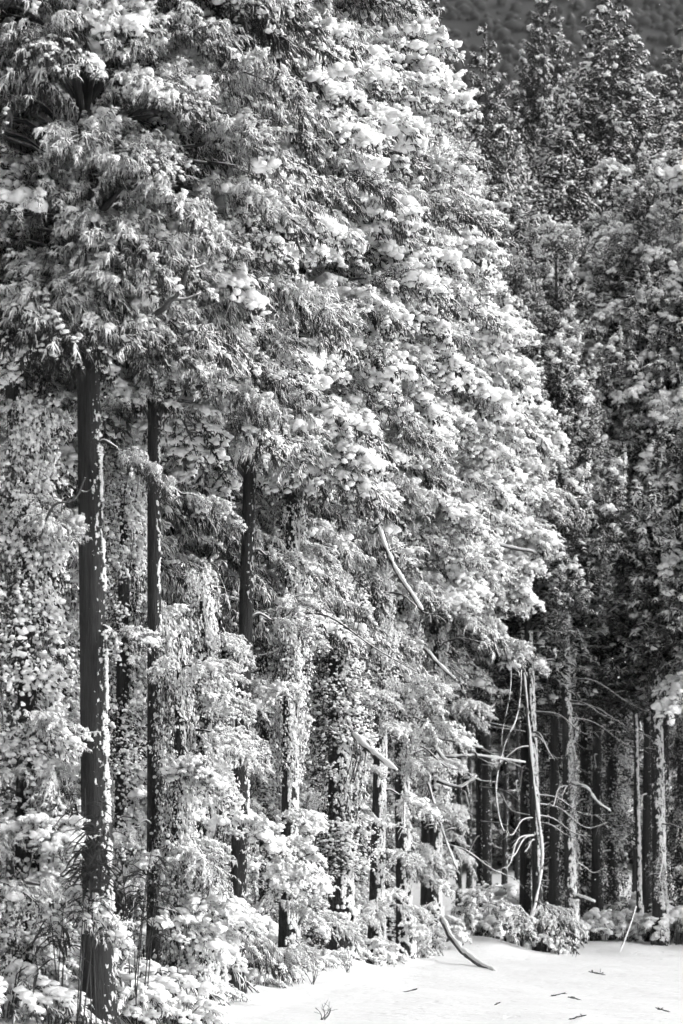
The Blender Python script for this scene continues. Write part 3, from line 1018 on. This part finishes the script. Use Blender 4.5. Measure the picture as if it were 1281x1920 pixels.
for k in range(16):                                          # the wood closes into a dark mass behind
    px, d = 700 + k * 44 + random.uniform(-15, 15), 100 + (k * 37 % 17)
    cedar('cedar_tree', 'deepest dark cedar closing the back of the right-hand wood', px, d, 19 + k % 4, .18, (0, 0),
          (1.0, 20 + k % 4, 3.6, .2, 64, .8, 1.6), snow=.1, mix=(('plume', 'light'), (.5, .5)), bs=2.0, group='deepest cedars of the right-hand wood')
for i, (px, d) in enumerate(((1395, 61), (1440, 68), (1500, 63), (1580, 67), (1660, 62), (1760, 66), (1880, 63))):  # the wood carried on out of view, added to shade the right-hand trees
    cedar('cedar_tree', 'unseen cedar beyond the right border, added to shade the right-hand wood', px, d, 20 + i % 3, .24, (0, 0),
          (7.0, 21 + i % 3, 3.0, .2, 110), snow=.5, mix=FAR, bs=1.7, group='unseen shading cedars beyond the right border')


# ------------------------------------------------------------------ branches, vines and small things
def snowy_branch(name, label, cat, pts, r0, r1, snow_r=None, twigs=0, parent=None):
    """a bare branch with a ridge of snow lying along it"""
    mb = MB()
    cv = bez(pts, 9)
    wob = np.array([[mnoise.noise((i * .45, px_seed(pts) + a * 9, 3.3)) for a in range(3)] for i in range(len(cv))])
    cv += wob * r0 * .45
    knots = np.array([1 + .35 * mnoise.noise((i * .9, px_seed(pts), 8.8)) for i in range(len(cv))])
    tube(mb, cv, np.linspace(r0, r1, len(cv)) * knots, 7, 0)
    for _ in range(twigs):
        i = random.randrange(2, len(cv) - 1)
        L = random.uniform(.2, .6)
        e = cv[i] + np.array([random.uniform(-.5, .8), random.uniform(-.4, .4), random.uniform(-.5, .4)]) * L
        tube(mb, bez([cv[i], (cv[i] + e) / 2 + np.array([0, 0, -.03]), e], 3), np.linspace(r1, r1 * .4, 7), 4, 0)
    o = obj(name, mb.mesh(name, [M['twig']]), parent, snow=.6)
    if label: tag(o, label, cat)
    if snow_r:
        sb = MB()
        c2 = cv.copy(); c2[:, 2] += np.linspace(r0, r1, len(cv)) * .8; c2[:, 0] += .35 * r0; c2[:, 1] -= .25 * r0
        rr = np.array([snow_r * max(.15, .75 + .6 * mnoise.noise((i * .55, px_seed(pts), 2))) for i in range(len(cv))])
        rr[0] *= .4; rr[-1] *= .5
        tube(sb, c2, rr, 7, 0)
        obj('snow_cover', sb.mesh('snow_cover', [M['snow']]), o)
    return o


def px_seed(pts):
    return float(pts[0][0]) * 3.7 + float(pts[0][2])


B = snowy_branch
B('fallen_branch', 'fallen branch with snow along its top, sloping down onto the snow field', 'branch',
  [P(828, 1725, 55.5), P(850, 1765, 54), P(885, 1800, 52.2), P(928, 1824, 50)], .06, .045, .075, 2)
B('broken_limb', 'long broken limb covered in snow, slanting down under the central crown', 'branch',
  [P(700, 965, 46.8), P(728, 1040, 46.2), P(755, 1090, 45.8), P(792, 1146, 45.4)], .038, .03, .052, 6)
B('broken_limb', 'short snowy broken limb slanting down at the edge of the dark wood', 'branch',
  [P(796, 1216, 52), P(822, 1246, 51.6), P(856, 1277, 51.2)], .036, .022, .042, 4)
B('broken_limb', 'horizontal snowy limb with upturned twigs below the corner crown', 'branch',
  [P(795, 1141, 53), P(840, 1140, 52.5), P(900, 1150, 52)], .038, .022, .045, 7)
B('broken_limb', 'snow-laden straight limb reaching right out of the corner crown', 'branch',
  [P(850, 1021, 53.5), P(910, 1020, 53), P(1000, 1035, 52.4)], .05, .025, .05, 4)
B('broken_limb', 'thick snow-heaped stub slanting right from the ivy-clad trunk', 'branch',
  [P(662, 1378, 46.2), P(690, 1405, 45.6), P(744, 1446, 45)], .045, .03, .075, 4)
B('leaning_stick', 'thin leaning stick edged with snow beside the corner cedar', 'branch',
  [P(803, 1470, 53.5), P(825, 1545, 53.2), P(857, 1630, 53)], .03, .014, .03, 4)
B('leaning_stick', 'short stick leaning against the thin pale trunk at the right', 'branch',
  [P(1192, 1700, 61), P(1180, 1740, 60.5), P(1160, 1790, 60)], .028, .02, .02, 2)
for i, (a, b, c) in enumerate((((822, 1385), (850, 1390), (905, 1402)), ((815, 1400), (835, 1425), (860, 1432)), ((820, 1465), (860, 1475), (893, 1455)),
                               ((830, 1420), (900, 1418), (985, 1430)))):
    B('dead_spur', ('spiky snow-coated dead spur pointing right, upper one beside the corner cedar', 'stubby snow-coated dead spur, second one down beside the corner cedar',
                    'upcurving snowy dead spur, lowest one beside the corner cedar', 'long thin dead spur reaching across to the leaning cedar')[i], 'branch',
      [P(*a, 54.5), P(*b, 54.2), P(*c, 54)], .035, .012, .04)
B('hanging_vine', 'long pale vine hanging down in front of the dark wood', 'vine',
  [P(978, 1210, 58.5), P(972, 1330, 58.3), P(945, 1400, 58.2), P(930, 1470, 58.2), P(935, 1530, 58.2), P(945, 1560, 58.2)], .026, .018, .022)
B('hanging_vine', 'thin vine hanging left of the long pale vine', 'vine',
  [P(958, 1240, 59.2), P(956, 1300, 59.2), P(942, 1370, 59.2), P(940, 1400, 59.2)], .018, .012, .014)
B('climbing_stem', 'snow-covered climbing stem winding down the leaning cedar to the ground', 'vine',
  [P(981, 1260, 59.4), P(992, 1370, 59.3), P(1003, 1490, 59.2), P(1016, 1600, 59.0), P(1006, 1680, 58.8), P(990, 1738, 58.6)], .04, .025, .045, 5)
B('arched_branch', 'bare arching branch drooping right from the dark trunk', 'branch',
  [P(1070, 1468, 60.6), P(1100, 1478, 60.2), P(1118, 1502, 60), P(1145, 1522, 59.8)], .03, .02, .04, 3)
B('snowy_stub', 'short snow-capped stub low on the dark trunk', 'branch', [P(1076, 1682, 60.6), P(1092, 1684, 60.3), P(1115, 1692, 60)], .05, .03, .06)
B('snowy_stub', 'snow-capped sawn stub at the bottom left corner of the picture', 'branch', [P(5, 1885, 29.5), P(50, 1888, 29.2), P(88, 1892, 29)], .05, .045, .13)
B('crown_limb', 'long curved bare limb rising right through the foliage at upper left', 'branch',
  [P(180, 645, 29.8), P(240, 620, 29.2), P(300, 585, 28.6), P(340, 540, 28.2), P(358, 480, 28)], .045, .025, .03, 3)
B('upright_twig', 'thin curved dark twig crossing beside the nearest trunk', 'branch',
  [P(75, 1010, 29.6), P(100, 950, 29.5), P(140, 935, 29.4), P(160, 895, 29.3)], .018, .01, None, 2)
for i, (a, b, c, r_) in enumerate((((845, 1275), (880, 1340), (960, 1365), .02), ((870, 1300), (900, 1355), (985, 1372), .02), ((850, 1345), (900, 1400), (980, 1440), .018),
                                   ((940, 1490), (960, 1520), (1000, 1530), .02), ((1020, 1330), (1050, 1345), (1075, 1340), .02))):
    B('drooping_twig', ('sagging bare twig, topmost across the dark gap', 'sagging bare twig, second across the dark gap', 'sagging bare twig, third across the dark gap',
                        'short crooked twig right of the hanging vine', 'small twig between the leaning cedar and the dark trunk')[i], 'branch',
      [P(*a, 62), P(*b, 61.5), P(*c, 61)], r_, r_ * .5, r_ * .9, 3)


# snow-covered low growth
def shrub_mesh(n, seed):
    """a low mound of bent stems, leaf sprays and snow, about a metre across"""
    mb, sp = MB(), Spray()
    for i in range(n):
        a = rng.uniform(0, 6.283); t = rng.uniform(.1, .5)
        h = rng.uniform(.25, .75)
        tip = np.array([math.cos(a) * t, math.sin(a) * t, h * (1 - t * .8)])
        end = tip + np.array([math.cos(a), math.sin(a), -.5]) * rng.uniform(.1, .3)
        cv = bez([(math.cos(a) * .08, math.sin(a) * .08, -.05), tip, end], 4)
        tube(mb, cv, np.linspace(.012, .004, len(cv)), 3, 2)
        for q in range(3):
            sp.tuft(cv[-1 - q * 2], unit(np.array([math.cos(a), math.sin(a), -.2])), 7, .09, .014, .8, .14, .6, .045)
        if rng.uniform() < .3: sp.dome(tip + np.array([0, 0, .04]), rng.uniform(.06, .15))
    sp.build(mb)
    return mb.mesh('shrub', [M['shrub'], M['snow'], M['twig']])


SHRUB = [shrub_mesh(34, i) for i in range(4)]


def shrub(label, px, d, s, snow=.6, group=None, name='low_shrub'):
    x = PX(px, d)
    root = obj(name, random.choice(SHRUB), None, (x, d, ground_z(x, d) - .05), (0, 0, random.uniform(0, 6.28)), (s * random.uniform(.9, 1.3), s, s * random.uniform(.8, 1.1)), snow)
    return tag(root, label, 'shrub', group)


for px, d, s, lab in ((1105, 62.5, 1.2, 'low snowy bramble just right of the dark trunk with the stub'), (1130, 63.5, 1.5, 'rounded snowy bramble in front of the wide ivy-hung trunk'),
                      (1165, 63, 1.3, 'snowy bramble left of the leaning stick'), (1185, 66, 1.6, 'snowy bramble behind the thin pale trunk'),
                      (1262, 62.5, 1.5, 'snowy bramble right of the thickest right-hand trunk'), (1290, 64, 2.0, 'large snowy bramble at the right border'),
                      (1215, 65, 1.5, 'snowy bramble between thin pale trunk and thickest trunk')):
    shrub(lab, px, d, s, .55, 'brambles under the right-hand trunks')
for px, d, s, lab in ((900, 62, 1.5, 'snowy undergrowth in the dark gap behind the snow bank'), (935, 61, 1.6, 'snowy undergrowth below the hanging vine'),
                      (965, 62, 1.3, 'snowy undergrowth just left of the leaning cedar'), (880, 60.5, 1.1, 'snowy undergrowth behind the upper end of the fallen branch'),
                      (1025, 60, .9, 'snowy tuft at the foot of the leaning cedar')):
    shrub(lab, px, d, s, .5, 'undergrowth in the dark gap')
for px, d, s, lab in ((240, 32, 1.1, 'snowy shrub right of the nearest trunk at its foot'), (300, 33, .9, 'snowy shrub at the foot of the snow-strip trunk'),
                      (362, 35, .8, 'snowy shrub below the snow-plastered ivy trunk'), (405, 36.5, .6, 'small snowy shrub left of the foot of the leaning trunk'),
                      (490, 40.5, .6, 'snowy shrub right of the foot of the leaning trunk'), (525, 41.5, .65, 'snowy shrub before the half-hidden dark trunk'),
                      (580, 44, .7, 'snowy shrub between half-hidden dark trunk and ivy-clad trunk'), (612, 45.5, .6, 'snowy shrub left of the foot of the ivy-clad trunk'),
                      (110, 31, 1.2, 'snowy shrub left of the nearest trunk'), (668, 48, .5, 'small snowy shrub right of the foot of the ivy-clad trunk'),
                      (732, 51.5, .45, 'small snowy shrub between two trunks before the forest corner'), (788, 55, .5, 'small snowy shrub left of the fallen branch'),
                      (265, 36, 1.5, 'big snowy shrub behind the snow-strip trunk'), (345, 38, 1.4, 'big snowy shrub behind the white-crusted trunk'),
                      (470, 43, 1.4, 'big snowy shrub behind the leaning trunk')):
    shrub(lab, px, d, s, .68, 'undergrowth along the left forest edge')
for px, d, s, lab in ((10, 29.2, 1.0, 'snowy shrub in the bottom left corner of the picture'), (90, 29.4, .7, 'low snowy shrub at the bottom edge, right of the corner shrub'),
                      (262, 30.6, .8, 'low snowy shrub at the bottom edge, right of the nearest trunk'),
                      (320, 31, .9, 'low snowy shrub at the bottom edge, before the snow field begins'), (938, 68, 1.8, 'dim undergrowth far back in the dark gap'),
                      (955, 74, 2.0, 'farthest dim undergrowth in the dark gap'), (1165, 70, 2.0, 'dim undergrowth behind the wide ivy-hung trunk')):
    shrub(lab, px, d, s, .6 if d < 60 else .3)


def fallen_spray(label, px, py, d, az, sc, snow, kind='light'):
    o = obj('fallen_spray', random.choice(BOUGH[kind]), None, P(px, py, d), Euler((random.uniform(-.3, .3), .25, az)), sc, snow)
    tag(o, label, 'branch')


fallen_spray('fallen cedar spray lying in the dark gap, left one', 900, 1690, 58, -.3, .9, .6)
fallen_spray('fallen cedar spray lying in the dark gap, right one under the vine', 940, 1660, 58.5, -2.6, .9, .6)
fallen_spray('cedar spray drooping at the foot of the leaning cedar', 1005, 1690, 58.6, -.9, .8, .55, 'hang')
fallen_spray('snow-laden drooping cedar spray crossing the nearest trunk low down', 50, 1655, 29.2, -.25, .85, .70)
fallen_spray('snowy cedar spray reaching in from the left border above the sawn stub', -20, 1650, 29.6, -.5, .7, .72)
fallen_spray('heavy white cedar spray bending to the ground left of the leaning trunk', 290, 1700, 33, -.3, .8, .72, 'heavy')
fallen_spray('white cedar spray arching over the foot of the leaning trunk', 500, 1600, 39.5, -.3, .7, .72, 'heavy')
fallen_spray('drooping white cedar spray just right of the leaning trunk', 515, 1690, 40, -.5, .65, .68)


# bamboo grass
def bamboo(label, px, d, h, n, leaf, seed, group=None, lean=0.0):
    x = PX(px, d)
    root = bpy.data.objects.new('bamboo_grass', None); C.objects.link(root)
    root.location = (x, d, ground_z(x, d)); tag(root, label, 'bamboo', group)
    stems, leaves = MB(), MB()
    for i in range(n):
        a = random.uniform(0, 6.283)
        hh = h * random.uniform(.6, 1.0)
        b = np.array([random.uniform(-.15, .15), random.uniform(-.15, .15), 0])
        tip = b + np.array([math.cos(a) * .35 * hh * .4 + lean * hh, math.sin(a) * .2, hh])
        cv = bez([b, b + (tip - b) * .5 + np.array([0, 0, .1 * hh]), tip], 6)
        tube(stems, cv, np.linspace(.009, .004, len(cv)), 4, 0)
        for q in range(leaf):
            t = random.uniform(.62, 1.0)
            p = cv[int(t * (len(cv) - 1))]
            w = random.uniform(0, 6.283); L = random.uniform(.22, .45)
            dv = np.array([math.cos(w), math.sin(w) * .7, random.uniform(-.3, .9)]); dv /= np.linalg.norm(dv)
            sv = np.cross(dv, [0, 0, 1.0]); sv /= np.linalg.norm(sv) + 1e-6
            wd = L * .06
            m1 = p + dv * L * .4 + np.array([0, 0, -.01]); m2 = p + dv * L * .75 + np.array([0, 0, -.06 * L * 4]); e = p + dv * L + np.array([0, 0, -.5 * L])
            fold = np.array([0, 0, wd * .5])
            leaves.add([p, m1 - sv * wd + fold, m1, m1 + sv * wd + fold, m2 - sv * wd * .8 + fold, m2, m2 + sv * wd * .8 + fold, e],
                       [(0, 2, 1), (0, 3, 2), (1, 2, 5, 4), (2, 3, 6, 5), (4, 5, 7), (5, 6, 7)], 0)
    obj('stem', stems.mesh('stem', [M['bamboo']]), root, snow=.2)
    lv = obj('leaf', leaves.mesh('leaf', [M['bamboo']]), root, snow=.5)
    lv['kind'] = 'stuff'


bamboo('dark bamboo grass in front of the nearest trunk, free of snow', 165, 28.8, 3.3, 6, 30, 1)
bamboo('dark bamboo grass stems low down left of the nearest trunk', 95, 29.0, 1.6, 5, 10, 2)
bamboo('small clump of bamboo grass right of the nearest trunk', 255, 30.5, 2.4, 6, 12, 3)


# twigs and needles fallen on the snow field
def debris(label, px, py, s):
    d = FPX * CAM_H / (py - HORIZON)
    x = PX(px, d)
    s *= .75
    mb = MB()
    a = random.uniform(-.5, .5) + random.choice((0, math.pi))
    ax_ = np.array([math.cos(a), math.sin(a), .12])
    cv = bez([-ax_ * s, np.array([0, 0, .02]), ax_ * s * .9 + np.array([0, 0, .03])], 5)
    tube(mb, cv, np.linspace(.008, .004, len(cv)), 4, 0)
    n = 26
    p = cv[rng.integers(2, len(cv), n)]
    dd = unit(ax_[None, :] * .8 + rng.normal(0, .6, (n, 3)) * np.array([1, 1, .15]) + np.array([0, 0, .06]))
    t = np.array([0, .4, .75, 1.0])
    pts = p[:, None, :] + dd[:, None, :] * (t[None, :] * s * rng.uniform(.3, .8, n)[:, None])[..., None]
    pts[..., 2] = np.maximum(pts[..., 2], .004)
    tubes(mb, pts, np.array([.004, .007, .005, .001])[None, :] * np.ones((n, 1)), 4, 0)
    o = obj('fallen_twig', mb.mesh('fallen_twig', [M['twig']]), None, (x, d, ground_z(x, d) + .004), snow=-.3)
    tag(o, label, 'twig')


debris('dark cedar sprig lying on the snow, just right of bottom centre', 1042, 1863, .16)
debris('small flat sprig right of the larger sprig on the snow', 1080, 1876, .13)
debris('small twig on the snow left of the fallen branch', 768, 1863, .12)
debris('wide sprig at the far edge of the snow field below the dark trunk', 1125, 1829, .24)
debris('small sprig near the bottom right corner of the snow field', 1245, 1902, .12)
debris('sprig at the very bottom edge of the snow field', 1080, 1914, .14)
debris('tiny twig tip on the snow below the fallen branch', 932, 1883, .05)


def dry_stem(label, px, d, h):
    x = PX(px, d)
    mb = MB()
    for i in range(5):
        a = random.uniform(-.5, .5)
        e = np.array([a * h, random.uniform(-.1, .1), h * random.uniform(.5, 1)])
        cv = bez([(random.uniform(-.05, .05), 0, 0), e * .5 + np.array([.03, 0, 0]), e], 4)
        tube(mb, cv, np.linspace(.007, .003, len(cv)), 4, 0)
        for q in (4, 6):
            tw = cv[q] + np.array([random.uniform(-.12, .12), 0, random.uniform(.02, .12)])
            tube(mb, [cv[q], (cv[q] + tw) / 2, tw], .003, 3, 0)
    o = obj('dry_weed', mb.mesh('dry_weed', [M['twig']]), None, (x, d, ground_z(x, d) - .02), snow=.3)
    tag(o, label, 'weed')


dry_stem('dry weed stalk sticking out of the snow at the bottom, left of centre', 605, 33.5, .28)
dry_stem('dry weed stalk at the foot of the ivy-clad trunk', 652, 44, .55)
dry_stem('dry grass blades at the edge of the snow bank below the white boughs', 585, 41.5, .5)

cull_hidden()


def snow_caps():
    """the larger pillows of snow, each resting on the bough that is there and part of its tree"""
    spots = ((935, 735, .34), (945, 775, .28), (1010, 825, .30), (1052, 818, .25), (970, 890, .28), (590, 168, .24), (562, 398, .28), (750, 692, .32), (600, 712, .26), (640, 700, .2),
             (165, 82, .20), (235, 78, .17), (230, 150, .18), (300, 175, .16), (785, 515, .26), (660, 640, .24), (955, 562, .28), (850, 480, .28), (700, 300, .24), (640, 120, .22),
             (1225, 545, .24), (1150, 592, .26), (1215, 660, .28), (1185, 965, .30), (1140, 950, .24), (1262, 232, .28), (1240, 990, .26), (880, 560, .2), (500, 300, .2), (730, 460, .25))
    bpy.context.view_layer.update()
    dg = bpy.context.evaluated_depsgraph_get()
    meshes = []
    for _ in range(6):
        mb = MB()
        n = 16
        a = rng.uniform(0, 6.283, n); q = np.sqrt(rng.uniform(0, 1, n)) * .95
        c = np.stack([np.cos(a) * q, np.sin(a) * q, .25 - .75 * q * q + rng.uniform(-.08, .08, n)], 1)
        sz = rng.uniform(.28, .55, n) * (1.1 - .4 * q)
        lumps(mb, c, sz[:, None] * rng.uniform([.85, .85, .6], [1.25, 1.25, .95], (n, 3)), 2, 0)
        meshes.append(mb.mesh('snow_cap', [M['snow']]))
    for px, py, r in spots:
        v = P(px, py, 50) - cam.location
        hit, loc, nor, idx, ob, mx = scene.ray_cast(dg, cam.location, v.normalized())
        if not hit: continue
        root = bpy.data.objects.get(ob.name)
        while root.parent: root = root.parent
        if root.get('category') != 'tree': continue
        c = loc - root.location + v.normalized() * r * .6 - Vector((0, 0, r * .15))
        obj('snow_cap', random.choice(meshes), root, c, (0, 0, random.uniform(0, 6.28)), (r * random.uniform(.7, .95), r * .8, r * .75))


snow_caps()


def falling_snow():
    mb = MB()
    n = 420
    d = rng.uniform(24, 66, n)
    px = np.where(rng.uniform(0, 1, n) < .7, rng.uniform(760, 1330, n), rng.uniform(-50, 760, n)); py = rng.uniform(-60, 1700, n)
    c = np.stack([(px - 640.5) / FPX * d, d, CAM_H + (HORIZON - py) / FPX * d], 1)
    r = rng.uniform(.004, .011, n)[:, None] * np.ones((1, 3))
    lumps(mb, c, r, 1, 0)
    o = obj('falling_snow', mb.mesh('falling_snow', [M['snow']])); o['kind'] = 'stuff'
    o['label'] = 'sparse tiny snowflakes drifting through the air'; o['category'] = 'snow'


falling_snow()


def build_haze():
    mb = MB()
    x, y0, y1, z0, z1 = 430.0, -60.0, 920.0, -3.0, 470.0
    v = [(a, b, c) for c in (z0, z1) for b in (y0, y1) for a in (-x, x)]
    mb.add(v, np.array([(0, 2, 3, 1), (4, 5, 7, 6), (0, 1, 5, 4), (2, 6, 7, 3), (0, 4, 6, 2), (1, 3, 7, 5)]))
    m = bpy.data.materials.new('haze'); m.use_nodes = True
    n, l = m.node_tree.nodes, m.node_tree.links
    n.clear()
    out = n.new('ShaderNodeOutputMaterial'); vol = n.new('ShaderNodeVolumePrincipled')
    vol.inputs['Color'].default_value = g(.9); vol.inputs['Density'].default_value = HAZE
    l.new(vol.outputs[0], out.inputs['Volume'])
    o = obj('haze', mb.mesh('haze', [m], False)); o['kind'] = 'stuff'; o['label'] = 'thin grey winter haze in the air'


HAZE = .00013
build_haze()
print('boughs', n_bough, 'objects', len(bpy.data.objects))
